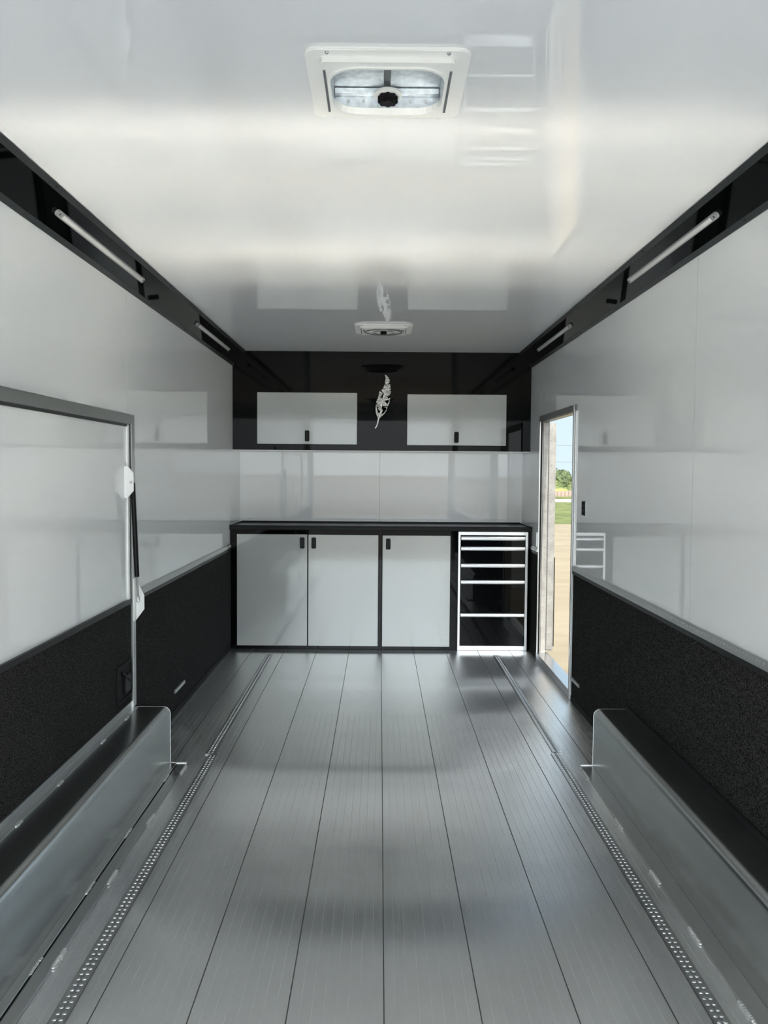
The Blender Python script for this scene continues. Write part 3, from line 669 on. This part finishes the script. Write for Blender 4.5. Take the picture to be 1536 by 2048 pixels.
def crown(cx_, cy_, cz_, rx, ry, rz, nleaf, size, seed, blobs=7):
    """an irregular leafy mass: lumpy core plus leaves standing off it"""
    rnd = random.Random(seed); m_ = MB()
    cs = [(Vector((cx_, cy_, cz_)), 0.72)]
    for i in range(blobs):
        t = rnd.uniform(0, 2 * PI); u = rnd.uniform(-0.5, 0.8)
        cs.append((Vector((cx_ + rx * 0.55 * math.cos(t), cy_ + ry * 0.55 * math.sin(t), cz_ + rz * 0.55 * u)), rnd.uniform(0.35, 0.55)))
    for c, k_ in cs:
        b_ = bmesh.new(); bmesh.ops.create_icosphere(b_, subdivisions=3, radius=1)
        for v in b_.verts: v.co *= 1 + 0.13 * math.sin(7 * v.co.x + seed) * math.sin(6 * v.co.y) + rnd.uniform(-.08, .08)
        m_._add(b_, Matrix.Translation(c) @ Matrix.Diagonal((rx * k_, ry * k_, rz * k_, 1)))
    for i in range(nleaf):
        c, k_ = rnd.choice(cs); d = Vector((rnd.gauss(0, 1), rnd.gauss(0, 1), rnd.gauss(0, 1))).normalized()
        p = c + Vector((d.x * rx, d.y * ry, d.z * rz)) * k_ * rnd.uniform(0.95, 1.18)
        q = Matrix.Rotation(rnd.uniform(0, 6.28), 3, d) @ d.orthogonal().normalized(); e_ = (d.cross(q) + d * rnd.uniform(-.6, .6)).normalized()
        s_ = size * rnd.uniform(0.6, 1.3)
        vs = [m_.bm.verts.new(p + q * s_), m_.bm.verts.new(p + e_ * s_ * 0.5), m_.bm.verts.new(p - q * s_), m_.bm.verts.new(p - e_ * s_ * 0.5)]
        m_.bm.faces.new(vs)
    return m_
def tree(x, y, zg, zt, rx, m_, seed, label):
    r = thing('tree', (x, y, zg), label, 'tree', 'trees beyond the fence'); h = zt - zg
    a = MB(); a.cyl((x, y, zg), (x, y, zg + h * 0.6), 0.22, 0.10, 10); a.build('trunk', M['bark'], r)
    crown(x, y, zg + h * 0.60, rx, rx, h * 0.40, 900, 0.22, seed).build('crown', M[m_], r)
tree(22.2, 112, -4.2, 2.35, 3.0, 'leaf_dark', 3, 'tallest dark green tree beyond the fence, in the middle of the clump')
tree(27.5, 114, -4.2, 2.1, 3.0, 'leaf_dark', 13, 'dark green tree beyond the fence, farthest right of the clump')
tree(19.9, 106, -4.2, 0.9, 2.4, 'leaf_light', 5, 'olive green tree beyond the fence, left of the clump')
tree(24.9, 104, -4.2, 1.0, 2.3, 'leaf_light', 7, 'olive green tree beyond the fence, in front of the tallest tree')
tree(17.2, 110, -4.2, 1.4, 2.4, 'leaf_dark', 9, 'dark green tree beyond the fence, farthest left')
for i, (x, y, zt, rx, m_, nm, lb) in enumerate([
    (14.2, 70.5, 0.10, 1.3, 'leaf_yellow', 'shrub', 'yellow flowering shrub behind the fence at left'),
    (17.0, 73, 0.22, 1.5, 'leaf_light', 'shrub', 'clipped green shrub behind the fence at right'),
    (15.2, 74.5, 0.26, 1.4, 'leaf_light', 'shrub', 'clipped green shrub behind the yellow one'),
    (20.2, 73, 0.20, 1.6, 'leaf_light', 'shrub', 'clipped green shrub behind the fence, farthest right')]):
    o = crown(x, y, (zt - 0.5) / 2 - 0.02, rx, 0.9, (zt + 0.5) / 2 * 1.15, 500, 0.07, 20 + i).build(nm, M[m_]); tag(o, lb, 'shrub', 'shrubs behind the fence')

# power line
for x in (-12, 48):
    p = thing('utility_pole', (x, 62.5, -0.5), 'wooden utility pole at the %s end of the overhead line' % ('left' if x < 0 else 'right'), 'pole')
    MB().cyl((x, 62.5, -0.5), (x, 62.5, 4.6), 0.14, 0.10, 12).build('shaft', M['bark'], p)
    MB().box(x - 0.8, x + 0.8, 62.42, 62.58, 4.1, 4.25).build('crossarm', M['bark'], p)
for k_, z in ((0, 4.3), (1, 3.1)):
    a = MB(); pts = [Vector((-12 + 60 * t / 16, 62.34, z - 1.0 * (1 - (2 * t / 16 - 1) ** 2))) for t in range(17)]
    for i in range(16): a.cyl(pts[i], pts[i + 1], 0.018, n=6)
    tag(a.build('power_line', M['zinc']), 'thin overhead cable in the sky, %s of the two' % ('upper' if k_ == 0 else 'lower'), 'cable')
